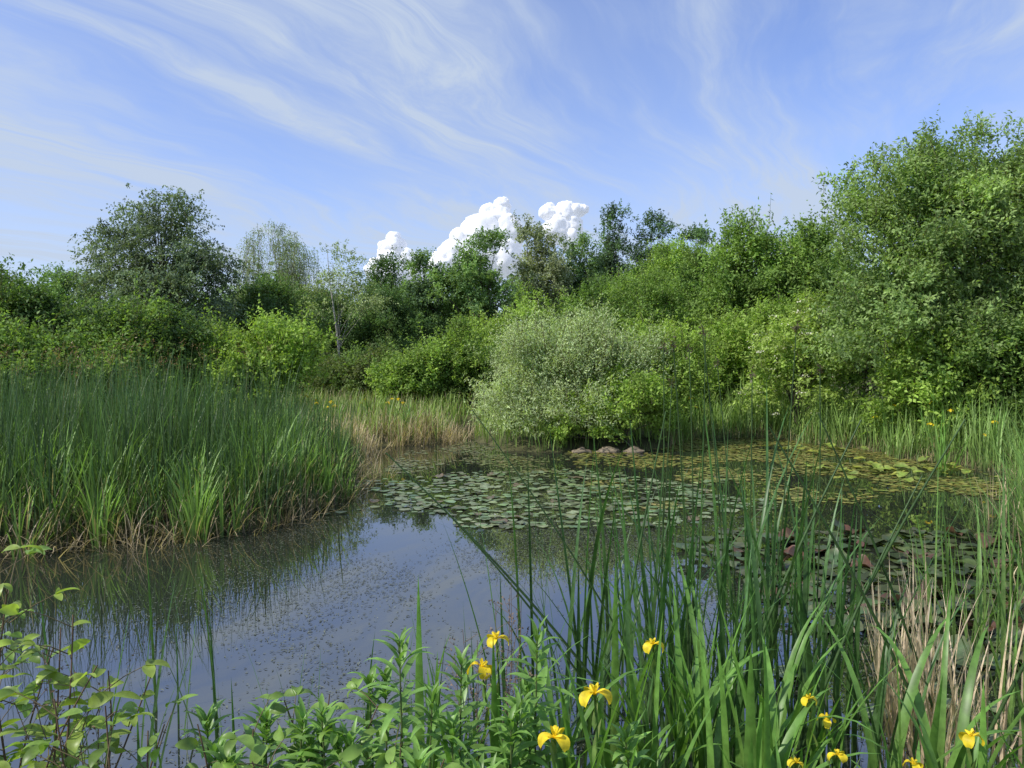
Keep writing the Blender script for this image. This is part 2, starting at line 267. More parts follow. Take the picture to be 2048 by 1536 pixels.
caz=np.arctan2(ky-np.repeat(y,n_),kx-np.repeat(x,n_))+rng.normal(0,.8,n)
tc_=np.repeat(rng.uniform(.6,1.3,(len(x),1)),n_,0)
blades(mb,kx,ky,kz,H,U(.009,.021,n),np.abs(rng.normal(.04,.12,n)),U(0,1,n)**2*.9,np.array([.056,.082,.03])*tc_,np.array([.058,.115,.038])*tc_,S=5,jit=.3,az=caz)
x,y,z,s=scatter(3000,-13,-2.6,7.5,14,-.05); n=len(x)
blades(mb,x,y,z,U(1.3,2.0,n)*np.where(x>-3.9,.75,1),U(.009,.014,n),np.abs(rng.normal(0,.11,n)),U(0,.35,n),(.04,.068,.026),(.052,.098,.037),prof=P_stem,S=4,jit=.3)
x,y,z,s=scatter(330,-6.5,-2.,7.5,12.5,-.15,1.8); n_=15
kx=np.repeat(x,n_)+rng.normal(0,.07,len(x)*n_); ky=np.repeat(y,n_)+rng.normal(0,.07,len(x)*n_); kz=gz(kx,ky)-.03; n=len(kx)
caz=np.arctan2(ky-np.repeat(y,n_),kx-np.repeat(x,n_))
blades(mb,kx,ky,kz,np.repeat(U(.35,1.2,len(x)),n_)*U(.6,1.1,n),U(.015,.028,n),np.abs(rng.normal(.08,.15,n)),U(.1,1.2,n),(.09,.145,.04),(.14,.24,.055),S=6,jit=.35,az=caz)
x,y,z,s=scatter(20000,-12,-1.9,7.0,13,-.48,.7); n=len(x)
blades(mb,x,y,z+.02,U(.2,.8,n),U(.006,.014,n),U(.1,1.5,n),U(0,1.4,n),(.13,.1,.06),(.36,.29,.18),S=4,jit=.6)
top('reed_bed',(0,0,0),'dense tall green bulrushes and sedges standing at the water edge','reeds',data=mb.mesh('reeds',M_reed),kind='stuff')
mb=MB(); x,y,z,s=scatter(240,-12.5,-4.5,9.5,15,.2); n=len(x); H=U(1.65,2.15,n)
blades(mb,x,y,z,H,np.full(n,.011),U(0,.12,n),U(0,.15,n),(.07,.11,.04),(.14,.15,.06),prof=P_stem,S=3)
hp=np.stack([x,y,z+H*.98],-1); q=7; pp=(hp[:,None]+rng.normal(size=(n,q,3))*[.025,.025,.04]).reshape(-1,3)
quick_leaves(mb,pp,nrmz(rand_dir(n*q)+[0,0,.5]),rand_dir(n*q),np.full(n*q,.045),np.full(n*q,.012),np.tile([.18,.12,.06],(n*q,1)))
top('flowering_rushes',(0,0,0),'rush stalks with rusty brown seed heads','rushes',data=mb.mesh('rush',M_reed),kind='stuff')
mb=MB(); x,y,z,s=scatter(26000,-16,12,14.5,31,.0); n=len(x)
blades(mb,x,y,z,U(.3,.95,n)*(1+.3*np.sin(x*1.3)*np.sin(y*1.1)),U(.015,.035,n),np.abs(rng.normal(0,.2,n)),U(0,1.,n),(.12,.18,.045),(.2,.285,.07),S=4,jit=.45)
x,y,z,s=scatter(3500,-12,-1,14.5,28,.0); n=len(x)
blades(mb,x,y,z,U(.4,1.0,n),U(.01,.02,n),np.abs(rng.normal(0,.2,n)),U(0,.8,n),(.22,.19,.11),(.33,.29,.17),S=4,jit=.35)
top('meadow_grass',(0,0,0),'bright green tall meadow grass between pond and trees','grass',data=mb.mesh('meadow',M_reed),kind='stuff')
mb=MB(); x,y,z,s=scatter(520,-4.2,-1.0,14.5,19,-.25,.9); n_=10
kx=np.repeat(x,n_)+rng.normal(0,.08,len(x)*n_); ky=np.repeat(y,n_)+rng.normal(0,.08,len(x)*n_); n=len(kx)
blades(mb,kx,ky,gz(kx,ky),np.repeat(U(.3,.85,len(x)),n_)*U(.5,1.1,n),U(.007,.016,n),np.abs(rng.normal(.25,.45,n)),U(0,1.2,n),(.2,.155,.09),(.42,.34,.22),S=4,jit=.45)
x,y,z,s=scatter(3000,3.5,9.5,11.5,20,-.3,.35); n=len(x)
blades(mb,x,y,z,U(.15,.6,n),U(.007,.014,n),np.abs(rng.normal(.2,.35,n)),U(0,1.,n),(.2,.16,.09),(.36,.3,.18),S=4,jit=.4)
top('dead_reeds',(0,0,0),'bleached straw-coloured dead reeds along the waterline','dead reeds',data=mb.mesh('dead',M_reed),kind='stuff')
mb=MB(); x,y,z,s=scatter(13000,3.8,13,10.5,20,-.2,2.5); n=len(x)
hm=1+.35*np.sin(x*2.7+y)*np.sin(y*2.2)
blades(mb,x,y,z,U(.45,1.3,n)*hm,U(.012,.026,n),np.abs(rng.normal(0,.2,n)),U(0,1.1,n),(.10,.15,.045),(.16,.255,.065),S=5,jit=.45)
x,y,z,s=scatter(10000,3.2,9,3.4,11,-.3,2.2); n=len(x)
blades(mb,x,y,z,U(.7,1.65,n),U(.01,.026,n),np.abs(rng.normal(0,.2,n)),U(0,.9,n),(.11,.16,.05),(.13,.235,.055),S=6,jit=.5)
x,y,z,s=scatter(1500,3.0,9,3.4,11,-.6,1.5); n=len(x)
blades(mb,x,y,z,U(.4,1.1,n),U(.006,.015,n),np.abs(rng.normal(.2,.35,n)),U(0,1.,n),(.25,.2,.12),(.4,.33,.21),S=5,jit=.35)
top('bank_reeds',(0,0,0),'slender green reeds mixed with straw along the bank','reeds',data=mb.mesh('bankreeds',M_reed),kind='stuff')
mb=MB(); x,y,z,s=scatter(9000,-3.2,3.6,.6,3.1,-.15,5,False); n=len(x)
blades(mb,x,y,z,U(.1,.45,n),U(.006,.016,n),np.abs(rng.normal(.2,.3,n)),U(0,1.2,n),(.05,.09,.025),(.1,.17,.04),S=4,jit=.35)
top('bank_grass',(0,0,0),'low grass covering the near bank','grass',data=mb.mesh('bankgrass',M_reed),kind='stuff')
# ------------------------------------------------------------ floating plants
def pad_mesh(name,col,rim,bowl=.06,wob=.04,curl=0.):
    mb=MB(); n=26; a=np.linspace(.16,2*PI-.16,n); ph=rng.uniform(0,6)
    V=[(0.0,0,0)]; C=[np.array(col)*1.15]
    for r,f in ((.5,.5),(1,1)):
        rr=r*(1+wob*np.sin(a*3+ph)*f); zz=bowl*f*f*(np.sin(a*2+ph)+.5*np.sin(a*5+ph*2))*.6+curl*f*f*np.cos(a-ph)**2
        for q in range(n): V.append((rr[q]*math.cos(a[q]),rr[q]*math.sin(a[q]),zz[q])); C.append(np.array(col if f<1 else rim)*(.9+.2*((q%4)==0)))
    F3=[[0,1+q,2+q] for q in range(n-1)]
    mb.V=[np.array(V)];mb.C=[np.array(C)];mb.n=len(V)
    mb.F=[np.array(F3),np.array([[1+q,1+n+q,2+n+q,2+q] for q in range(n-1)])]
    return mb.mesh(name,M_pad)
green=[pad_mesh('pad',c,r,.14,.07,.1) for c,r in [((.12,.17,.07),(.11,.15,.055)),((.16,.2,.1),(.14,.18,.08)),((.09,.13,.055),(.1,.11,.05)),((.19,.23,.12),(.18,.2,.1)),((.13,.17,.09),(.13,.15,.075)),((.08,.1,.045),(.1,.09,.045)),((.12,.1,.05),(.12,.08,.045))]]
red=[pad_mesh('pad',c,r,.3,.08,.4) for c,r in [((.05,.085,.033),(.07,.065,.033)),((.075,.05,.026),(.085,.042,.024)),((.045,.075,.028),(.065,.075,.028)),((.08,.12,.055),(.09,.1,.045)),((.08,.045,.024),(.09,.04,.022)),((.06,.105,.04),(.075,.09,.035)),((.045,.065,.028),(.055,.045,.024))]]
yel=[pad_mesh('pad',c,r,.16,.05,.2) for c,r in [((.22,.26,.04),(.24,.24,.045)),((.17,.24,.04),(.2,.23,.05)),((.14,.2,.045),(.18,.2,.05))]]
def place(n,region,rmin,rmax,mind):
    P=[];tries=0
    while len(P)<n and tries<n*40:
        tries+=1; x,y=region(); r=random.uniform(rmin,rmax)
        if all((x-a)**2+(y-b)**2>(mind*(r+c))**2 for a,b,c in P) and sdf(np.array([x]),np.array([y]))[0]<-.05: P.append((x,y,r))
    return P
def reg_mid():
    while True:
        x=random.uniform(-2.5,3.7); y=random.uniform(8.7,13.5)
        u=(x-.6)/3.0; v=(y-10.9)/2.3
        if u*u+v*v+.3*math.sin(x*3+y*2)+.25*math.sin(x*1.3-y*3.1)+random.gauss(0,.12)<.95: return x,y
def reg_red():
    while True:
        y=random.uniform(4.6,8.4); x=random.uniform(1.7,5.6)
        if x>1.9+.3*math.sin(y*4)+(.5 if y<5.2 else 0)+random.gauss(0,.15): return x,y
def reg_near():
    return random.uniform(1.0,3.2),random.uniform(3.3,4.8)
def reg_yel(): 
    if random.random()<.7: return random.gauss(6.8,.75),random.gauss(13.2,.55)
    return random.gauss(6.2,1.0),random.gauss(16.4,.4)
def put(P,meshes,label,group,tilt,z0,z1):
    for k,(x,y,r) in enumerate(P):
        o=top('lily_pad',(x,y,random.uniform(z0,z1)),label,'lily pad',group,data=random.choice(meshes))
        o.scale=(r,r,r); t=min(abs(random.gauss(0,tilt)),.6)
        a=random.uniform(0,6.28); R=Matrix.Rotation(t,3,(math.cos(a),math.sin(a),0))@Matrix.Rotation(random.uniform(0,6.28),3,'Z'); o.rotation_euler=R.to_euler()
        o.location.z+=math.sin(t)*r*.8
put(place(125,reg_mid,.055,.11,.38),green,'flat round green water lily leaf floating on the pond','floating green lily pads',.1,.006,.025)
put(place(95,reg_red,.075,.13,.4),red,'curled bronze and dark green water lily leaf above water','crowded bronze lily leaves',.3,.01,.06)
put(place(20,reg_near,.06,.1,.9),green,'round green water lily leaf floating between reed stems','floating green lily pads',.04,.006,.015)
put(place(60,reg_yel,.08,.135,.5),yel,'large yellow-green lily leaf lifted above the surface','yellow-green lily leaves',.2,.02,.07)
mb=MB()
def discs(P,col,var,n=9,tilt=.05,z1=.012):
    P=np.array(P); N=len(P); a=np.arange(n)*2*PI/n+.0
    th=rng.uniform(0,6.28,(N,1)); V=np.stack([P[:,0:1]+P[:,2:3]*np.cos(a+th),P[:,1:2]+P[:,2:3]*np.sin(a+th)*rng.uniform(.75,1,(N,1)),np.zeros((N,n))+rng.uniform(.004,z1,(N,1))],-1)
    tl=rng.normal(0,tilt,(N,2)); V[...,2]+=np.abs(tl[:,:1]*(V[...,0]-P[:,0:1])+tl[:,1:]*(V[...,1]-P[:,1:2]))
    c=np.array(col)*rng.uniform(1-var,1+var,(N,1))*rng.uniform(.85,1.15,(N,3)); mb.add(V.reshape(-1,3),np.arange(N*n).reshape(N,n),np.repeat(c,n,0))
q=place(900,reg_mid,.03,.08,.22); discs(q,(.14,.18,.085),.45,12,.12)
q=place(420,reg_red,.05,.11,.26); discs(q,(.06,.08,.033),.5,12,.35,.04)
top('lily_pad_mass',(0,0,0),'smaller water lily leaves filling gaps on the surface','lily pads',data=mb.mesh('padmass',M_pad),kind='stuff')
mb=MB(); n=14000; x=rng.uniform(1.2,8.4,n); y=rng.uniform(9.8,19,n); s=sdf(x,y); nz=np.sin(x*2.2+y)+np.sin(y*2.9-x)*.9+.5*np.sin(x*4.3-y*2.)+rng.normal(0,.45,n)+np.clip((y-13)*.45,-1.6,.9)+np.clip((x-5)*.15,-.5,.4); k=(s<-.03)&(nz>.0)
discs(np.stack([x,y,U(.02,.06,n)],-1)[k],(.18,.18,.05),.5,7,.1)
n=3500; x=rng.uniform(-2.3,1.5,n); y=rng.uniform(13,18,n); s=sdf(x,y); nz=np.sin(x*2.7+y)+np.sin(y*3.1-x)*.7+rng.normal(0,.5,n); k=(s<-.03)&(nz>.1)
discs(np.stack([x,y,U(.02,.05,n)],-1)[k],(.14,.15,.06),.45,7,.1)
n=60000; x=rng.uniform(-4.8,3.2,n); y=rng.uniform(3.1,9.4,n); nz=np.sin(x*1.7+y*.8)+np.sin(y*1.9-x*1.2)+.6*np.sin(x*5+y*3)+rng.normal(0,.8,n); k=(nz>.1)&(sdf(x,y)<-.05)&(x+ y*.45>.1+rng.normal(0,.9,n)); x,y=x[k],y[k]; n=len(x)
th=U(0,6.28,n); d=np.stack([np.cos(th),np.sin(th),0*th],-1)
quick_leaves(mb,np.stack([x,y,U(.004,.008,n)],-1),d,np.tile([0,0,1.],(n,1)),U(.012,.042,n),U(.005,.012,n),np.array([.08,.088,.06])*rng.uniform(.4,1.9,(n,1)))
top('floating_pondweed',(0,0,0),'small floating pondweed leaves scattered over the water','pondweed',data=mb.mesh('pondweed',M_pad),kind='stuff')
# ------------------------------------------------------------ stones
for x,y,r in [(1.5,15.95,.14),(2.1,15.95,.16),(2.65,16.0,.15)]:
    bpy.ops.mesh.primitive_ico_sphere_add(subdivisions=4,radius=1); o=bpy.context.object; me=o.data; sd=random.uniform(0,50)
    for v in me.vertices: v.co=v.co*(1+.5*noise.noise(v.co*1.3+Vector((sd,0,0)))+.15*noise.noise(v.co*4))
    at=me.attributes.new('Col','FLOAT_COLOR','POINT'); at.data.foreach_set('color',np.tile([.21,.17,.12,1],len(me.vertices)).astype(np.float32))
    me.polygons.foreach_set('use_smooth',[True]*len(me.polygons)); me.materials.append(M_stone)
    o.name='stone'; o.location=(x,y,-.01); o.rotation_euler=(0,0,random.uniform(0,6)); o.scale=(r*1.7,r*1.2,r*.75); o['label']='dull pinkish-grey stone at the waterline below the willow'; o['category']='stone'; o['group']='stones under the willow'
# ------------------------------------------------------------ iris plants
def iris_flower(seed):
    mb=MB(); a=np.arange(3)*2*PI/3+seed; h=np.stack([np.cos(a),np.sin(a),0*a],-1); o3=np.zeros((3,3))
    c1=np.tile([.82,.62,.02],(3,1)); c2=np.tile([.85,.68,.04],(3,1))
    ribbons(mb,o3,h*.8+np.array([0,0,.75]),-h*.6+np.array([0,0,.8]),U(.075,.09,3),U(.045,.055,3),U(2.1,2.8,3),P_petal,9,c1,c2,.25,1.1)
    a2=a+.12; h2=np.stack([np.cos(a2),np.sin(a2),0*a2],-1)
    ribbons(mb,o3+[0,0,.004],h2*.75+np.array([0,0,.9]),-h2+np.array([0,0,.6]),np.full(3,.045),np.full(3,.02),np.full(3,.9),P_petal,5,c2,c2,-.3,1.2)
    a3=a+PI/3; h3=np.stack([np.cos(a3),np.sin(a3),0*a3],-1)
    ribbons(mb,o3,h3*.3+np.array([0,0,1.]),-h3+np.array([0,0,.2]),np.full(3,.04),np.full(3,.013),np.full(3,.4),P_petal,5,c2,c1,.2,1.2)
    return mb.mesh('flower',M_petal)
FL=[iris_flower(s) for s in (0.3,1.1,2.4)]
def iris_plant(x,y,ht,nl,H0,H1,flowers,label,W=.042,dark=1.,fs=.66):
    z=max(float(gz(np.array([x]),np.array([y]))[0]),-.25)-.02
    root=top('iris_plant',(x,y,z),label,'iris','yellow flag irises')
    mb=MB(); n=nl; H=U(H0,H1,n)-z
    blades(mb,rng.normal(0,.045,n),rng.normal(0,.045,n),np.zeros(n),np.maximum(H,.25)*1.08,U(W*.7,W*1.1,n),np.abs(rng.normal(.07,.16,n)),U(.05,1.15,n)**1.6*1.5,np.array([.10,.16,.04])*dark,np.array([.11,.23,.045])*dark,S=12,bp=2.4,fold=.2)
    part('leaves',mb.mesh('leaves',M_near),root)
    for (fx,fy,fz) in flowers:
        mb=MB(); e=np.array([fx-x,fy-y,fz-z]); t=np.linspace(0,1,8)[:,None]; P=np.array([0,0,0])+e*t+np.array([.02,.01,0])*np.sin(t*PI)
        tube(mb,P,np.linspace(.006,.004,8),6,np.array([.09,.17,.04]))
        k=3; tt=np.array([.72,.86,.93]); b=e*tt[:,None]; az=U(0,6.28,k); h=np.stack([np.cos(az),np.sin(az),0*az],-1)
        ribbons(mb,b,h*.2+np.array([0,0,1]),-h,np.array([.14,.08,.06]),np.full(k,.018),U(.1,.4,k),P_lance,5,np.tile([.1,.18,.04],(k,1)),np.tile([.16,.2,.06],(k,1)),.4)
        part('flower_stem',mb.mesh('flower_stem',M_near),root)
        f=part('flower',random.choice(FL),root,tuple(e)); f.rotation_euler=(random.gauss(0,.22),random.gauss(0,.22),random.uniform(0,6.28)); s=fs*random.uniform(.85,1.15); f.scale=(s,s,s*random.uniform(1,1.3))
LB='yellow flag iris in bloom with broad upright leaves'
iris_plant(.24,2.25,1,7,.7,1.05,[(.25,2.2,.99)],LB,fs=.85)
iris_plant(.13,2.08,1,6,.55,.95,[(.118,2.02,.95)],LB,fs=.85)
iris_plant(-.06,2.8,1,7,.6,1.0,[(-.06,2.8,.93),(-.115,2.75,.84)],LB,fs=.7)
iris_plant(.58,3.0,1,7,.6,.95,[(.56,2.9,.87)],LB,fs=.7)
iris_plant(1.05,2.6,1,8,.6,.95,[(1.06,2.6,.79),(1.1,2.55,.74)],LB,fs=.45)
iris_plant(1.4,2.25,1,8,.6,1.0,[(1.39,2.2,.86)],LB,fs=.55)
iris_plant(.93,2.42,1,7,.5,.8,[(.93,2.38,.68),(1.03,2.3,.75)],LB,fs=.5)
iris_plant(1.28,2.32,1,7,.5,.85,[(1.27,2.3,.72)],LB,fs=.45)
LG='flag iris leaf fan of broad green sword-shaped blades'
for k in range(36):
    x=random.uniform(-.35,2.3); y=random.uniform(2.15,3.2); iris_plant(x,y,1,random.randint(4,7),.5,1.08,[],LG)
for x,y in [(-4.2,17.9),(-3.2,19),(-2.6,18.2),(-4.9,18.6),(-5.2,19.5),(-3.9,20.2)]:
    zz=random.uniform(.85,1.05); iris_plant(x,y,1,9,.7,1.1,[(x+random.uniform(-.2,.2),y-.1,zz),(x+random.uniform(-.3,.3),y,zz-.1)],'yellow flag iris blooming in the meadow grass',W=.035,dark=1.3,fs=.9)
for x,y in [(8.1,15.9),(8.6,15.2),(4.9,19.8),(7.6,13.0),(8.9,13.6)]:
    zz=random.uniform(.85,1.15); iris_plant(x,y,1,9,.7,1.2,[(x+random.uniform(-.2,.2),y-.1,zz),(x+random.uniform(-.3,.3),y,zz-.25)],'yellow flag iris blooming on the pond bank',W=.03,dark=1.3,fs=.8)
# ------------------------------------------------------------ bulrush clumps in front
def clump(name,x,y,n,sp,H0,H1,W0,W1,lean,bend,cA,cB,label,cat,group,heads=0,az=None,mat=None,prof=P_blade):
    z=max(float(gz(np.array([x]),np.array([y]))[0]),-.3)-.02
    root=top(name,(x,y,z),label,cat,group); mb=MB()
    H=(H0+(H1-H0)*rng.random(n)**1.3)-z; ln=np.abs(rng.normal(0,lean,n))
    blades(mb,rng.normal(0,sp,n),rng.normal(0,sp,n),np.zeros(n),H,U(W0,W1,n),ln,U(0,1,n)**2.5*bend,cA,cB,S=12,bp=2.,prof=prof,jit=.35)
    part('leaves' if prof is P_blade else 'stalks',mb.mesh('leaves',mat or M_near),root)
    for i in range(heads):
        m1=MB();hb=MB(); bx,by=rng.normal(0,sp,2); a=random.uniform(0,6.28)
        hh=random.uniform(H1*.98,H1*1.08)-z; l=random.uniform(-.1,.1)
        t=np.linspace(0,1,8)[:,None]; P=np.array([bx,by,0])+np.array([l*hh,.05*hh*math.sin(a),hh])*t+np.array([.03,0,0])*np.sin(t*PI)
        tube(m1,P,np.linspace(.0055,.003,8),5,np.array([.05,.09,.03]))
        k=18; b=np.tile(P[-1],(k,1))+rng.normal(size=(k,3))*[.008,.008,.014]-[0,0,.02]
        quick_leaves(hb,b,nrmz(rand_dir(k)+[0,0,.3]),rand_dir(k),np.full(k,.024),np.full(k,.009),np.tile([.075,.06,.032],(k,1)))
        part('stalk',m1.mesh('stalk',M_near),root); part('seed_head',hb.mesh('seed_head',M_near),root)
    return root
BG='bulrushes standing in the near shallows'; BL='clump of tall dark green bulrush leaves in water'
cA=(.045,.08,.025); cB=(.05,.118,.032)
for x,y,n,h,hd in [(.38,3.9,13,1.8,0),(.6,4.1,13,1.75,0),(.15,3.9,8,1.75,0),(.9,3.9,19,1.95,2),(1.0,4.3,16,2.1,2),(1.2,3.8,18,1.95,2),(1.35,4.2,16,2.05,2),(1.6,3.9,15,1.8,0),(.02,3.6,7,1.35,0),(1.85,4.2,8,1.7,0),(.7,3.5,15,1.65,0),(1.15,3.4,16,1.55,0),(1.5,3.5,15,1.55,0),(.45,3.3,11,1.35,0),(.95,3.2,11,1.35,0),(1.7,3.4,7,1.4,0),(1.45,4.6,11,1.95,1),(.75,4.5,10,1.9,1),(1.75,4.6,7,1.8,0)]:
    clump('bulrush_clump',x,y,n,.12,h*.45,h,.014,.031,.16,1.2,cA,cB,BL+(' with seed heads' if hd else ''),'bulrush',BG,heads=hd)
for x,y,n in [(2.8,3.9,11),(2.95,4.3,12),(3.1,4.9,15),(2.6,3.1,9),(3.4,5.4,16),(2.95,3.5,11),(3.3,4.5,16),(3.7,5.2,16),(2.4,2.9,8)]:
    clump('bulrush_clump',x,y,n,.15,.6,1.6,.010,.027,.18,1.1,(.10,.145,.045),(.105,.2,.05),'clump of pale green reed leaves rising beside the bank','bulrush',BG)
for bx,by,tx,ty,tz,r in [(.88,3.7,-.6,3.5,1.56,.007),(.75,3.75,-.4,3.6,1.34,.006),(1.0,3.9,-.2,3.7,1.75,.0055),(2.2,3.5,1.15,3.3,1.7,.008),(2.3,3.7,1.45,3.5,1.75,.007),(.9,3.6,1.75,3.7,1.7,.008),(1.3,3.7,2.15,3.5,1.72,.008),(1.2,3.4,1.95,3.5,1.45,.007),(.4,3.5,.75,3.6,1.75,.007),(2.0,3.4,2.75,3.3,1.35,.008)]:
    root=top('leaning_bulrush',(bx,by,-.25),'single bulrush stem leaning far over the water','bulrush',BG); mb=MB()
    e=np.array([tx-bx,ty-by,tz+.25]); t=np.linspace(0,1,12)[:,None]; P=e*t+np.array([0,0,.1])*np.sin(t*PI)
    tube(mb,P,np.concatenate([np.full(5,r),np.linspace(r,r*.42,7)]),6,np.array([.055,.105,.033])); part('stalk',mb.mesh('stalk',M_near),root)
for x,y in [(-1.75,4.0),(-1.2,3.3),(-1.6,3.1),(-.35,3.3),(-.9,2.9),(-1.95,3.4),(-.2,3.0),(-.65,3.2)]:
    clump('bulrush_clump',x,y,6,.09,.5,1.1,.010,.02,.1,.5,cA,cB,'thin tuft of dark green reed leaves in open water','bulrush',BG)
for x,y in [(2.2,4.0),(2.05,3.5),(2.35,4.3),(2.15,3.75),(2.0,3.8),(2.3,3.6)]:
    clump('dead_reed_clump',x,y,28,.08,.35,1.0,.008,.017,.2,.5,(.3,.22,.15),(.52,.42,.31),'bundle of bleached dry dead reed stalks','dead reeds','dry reed bundles')
# ------------------------------------------------------------ leafy herbs and dogwood
def herb(x,y,H,label,ll=.1,lw=.022,cA=(.105,.195,.05),cB=(.16,.285,.06)):
    z=float(gz(np.array([x]),np.array([y]))[0])-.02; root=top('willowherb_plant',(x,y,z),label,'wild plant','leafy willowherb stalks')
    H=H-z; mb=MB(); t=np.linspace(0,1,7)[:,None]; tip=np.array([random.gauss(0,.05),random.gauss(0,.05),H]); P=tip*t
    tube(mb,P,np.linspace(.005,.0025,7),6,np.array([.1,.13,.05])); part('stem',mb.mesh('stem',M_near),root)
    mb=MB(); n=int(H/.024); tt=np.concatenate([np.linspace(.15,.9,n),np.linspace(.9,1,12)]); n=len(tt)
    az=np.arange(n)*2.4+rng.normal(0,.3,n); h=np.stack([np.cos(az),np.sin(az),0*az],-1); el=.4+.8*np.clip((tt-.8)/.2,0,1)+rng.normal(0,.15,n)
    d=h*np.cos(el)[:,None]+np.array([0,0,1])*np.sin(el)[:,None]; nn=-h*np.sin(el)[:,None]+np.array([0,0,1])*np.cos(el)[:,None]
    sz=np.clip(1.15-np.clip((tt-.8)/.2,0,1)*.55,.3,2)*rng.uniform(.8,1.15,n)
    c=rng.uniform(.8,1.2,(n,1))
    ribbons(mb,tip*tt[:,None],d,nn,ll*sz,lw*sz,U(.4,1.5,n),P_lance,6,np.array(cA)*c,np.array(cB)*c,.35)
    part('leaves',mb.mesh('leaves',M_near),root)
HL='upright wild plant with whorled lance-shaped bright green leaves'
HB=[(-.34,2.35,1.08),(-.3,2.1,.86),(-.55,2.25,.88),(.07,2.45,1.08),(-.72,2.3,.84),(-.15,2.2,.84),(-.42,2.5,.9),(-.2,2.6,.92),(.0,2.25,.88),(-.62,2.05,.8),(-.85,2.15,.8),(.42,2.2,.84),(.62,2.15,.8),(-.48,2.0,.8),(-.08,2.0,.82),(-.28,2.25,.92)]
for k in range(16): HB.append((random.uniform(-1.0,.3),random.uniform(2.0,2.6),random.uniform(.74,.9)))
for x,y,H in HB: herb(x,y,H,HL,random.uniform(.11,.15),random.uniform(.022,.034))
def dogwood(x,y,stems,label,cA,cB,ll=.076):
    z=float(gz(np.array([x]),np.array([y]))[0])-.02; root=top('dogwood_shrub',(x,y,z),label,'shrub','dogwood shoots on the near bank')
    ms=MB(); ml=MB()
    for dx,dy,H in stems:
        H=H-z; e=np.array([dx,dy,H]); t=np.linspace(0,1,8)[:,None]; P=e*t+np.array([random.gauss(0,.04),random.gauss(0,.03),0])*np.sin(t*PI)
        tube(ms,P,np.linspace(.005,.002,8),6,np.array([.14,.09,.055]))
        B=[];D=[];S_=[];T=[]
        for k,tt in enumerate(np.arange(.3,1.0,.085/H)):
            p=e*tt; az0=k*PI/2+random.gauss(0,.3)
            for s in (0,PI):
                az=az0+s
                if random.random()<.45:
                    Lt=random.uniform(.05,.18); q=p+np.array([math.cos(az)*Lt,math.sin(az)*Lt,Lt*.6]); tube(ms,np.array([p,(p+q)/2+[0,0,.008],q]),[.002,.0016,.0012],5,np.array([.14,.11,.055]))
                    for da in (-1.1,0,1.1): B.append(q);D.append((math.cos(az+da),math.sin(az+da),random.uniform(-.1,.5)));S_.append(random.uniform(.5,1.15));T.append(tt)
                else: B.append(p);D.append((math.cos(az),math.sin(az),random.uniform(0,.6)));S_.append(random.uniform(.6,1.2));T.append(tt)
        B=np.array(B);D=nrmz(np.array(D));S_=np.array(S_);T=np.array(T)[:,None];n=len(B)
        c=(np.array(cA)*(1-T)+np.array(cB)*T)*rng.uniform(.75,1.25,(n,1))
        ribbons(ml,B,D,np.tile([0,0,1.],(n,1))+rng.normal(0,.4,(n,3)),ll*S_,ll*.5*S_,U(.3,1.6,n),P_leaf,7,c,c*1.05,.35)
    part('stems',ms.mesh('stems',M_bark),root); part('leaves',ml.mesh('leaves',M_near),root)
dogwood(-1.5,2.25,[(-.05,0,1.3),(.12,.05,1.2),(-.2,.1,1.22),(.25,-.05,1.08),(.05,.1,1.14),(.36,.05,1.0),(-.1,-.1,1.05),(.2,.1,1.0)],'dogwood shrub with oval yellow-green leaves on thin stems',(.11,.17,.042),(.21,.28,.05))
LD='low dogwood shoots with oval green leaves'; da_=(.09,.15,.04);db_=(.155,.245,.05)
dogwood(-1.2,2.15,[(0,0,.98),(.15,.05,.9),(-.15,0,1.0),(.05,-.1,.86)],LD,da_,db_)
dogwood(-.95,2.2,[(0,0,.9),(.15,.05,.86),(-.15,0,.88),(.25,-.1,.84)],LD,da_,db_)
dogwood(-.6,2.4,[(0,0,.9),(.15,.05,.84),(-.15,0,.88),(.25,-.1,.82)],LD,da_,db_)
dogwood(-.35,2.1,[(0,0,.84),(.15,.05,.82),(-.15,0,.82)],LD,da_,db_)
dogwood(-.75,2.1,[(0,0,.84),(.15,.05,.82),(-.15,0,.8)],LD,da_,db_)
dogwood(-1.75,2.5,[(0,0,1.12),(.15,.05,1.0),(-.1,0,1.2)],'dogwood shoots with oval green leaves',da_,db_)
def dry(x,y,H):
    z=float(gz(np.array([x]),np.array([y]))[0])-.02; root=top('dried_seed_stalk',(x,y,z),'thin brown dried stalk with withered seed clusters','dried plant','dried stalks'); H-=z
    ms=MB()
    for k in range(5):
        e=np.array([random.gauss(0,.09),random.gauss(0,.05),H*random.uniform(.8,1.0)]); t=np.linspace(0,1,8)[:,None]; P=e*t+rng.normal(size=(8,3))*.004
        tube(ms,P,np.linspace(.0025,.0012,8),5,np.array([.17,.125,.09]))
        for tt in np.arange(.55,1,.05):
            p=e*tt; q=p+np.array([random.gauss(0,.04),random.gauss(0,.04),.04]); tube(ms,[p,(p+q)/2,q],[.0011,.001,.0008],4,np.array([.17,.125,.09]))
            m=5; quick_leaves(ms,q+rng.normal(size=(m,3))*.008,rand_dir(m),rand_dir(m),np.full(m,.013),np.full(m,.007),np.tile([.2,.145,.1],(m,1)))
    part('stalks',ms.mesh('stalks',M_bark),root)
dry(-.02,2.9,1.14); dry(-.14,2.75,1.05); dry(-1.3,2.3,1.1)
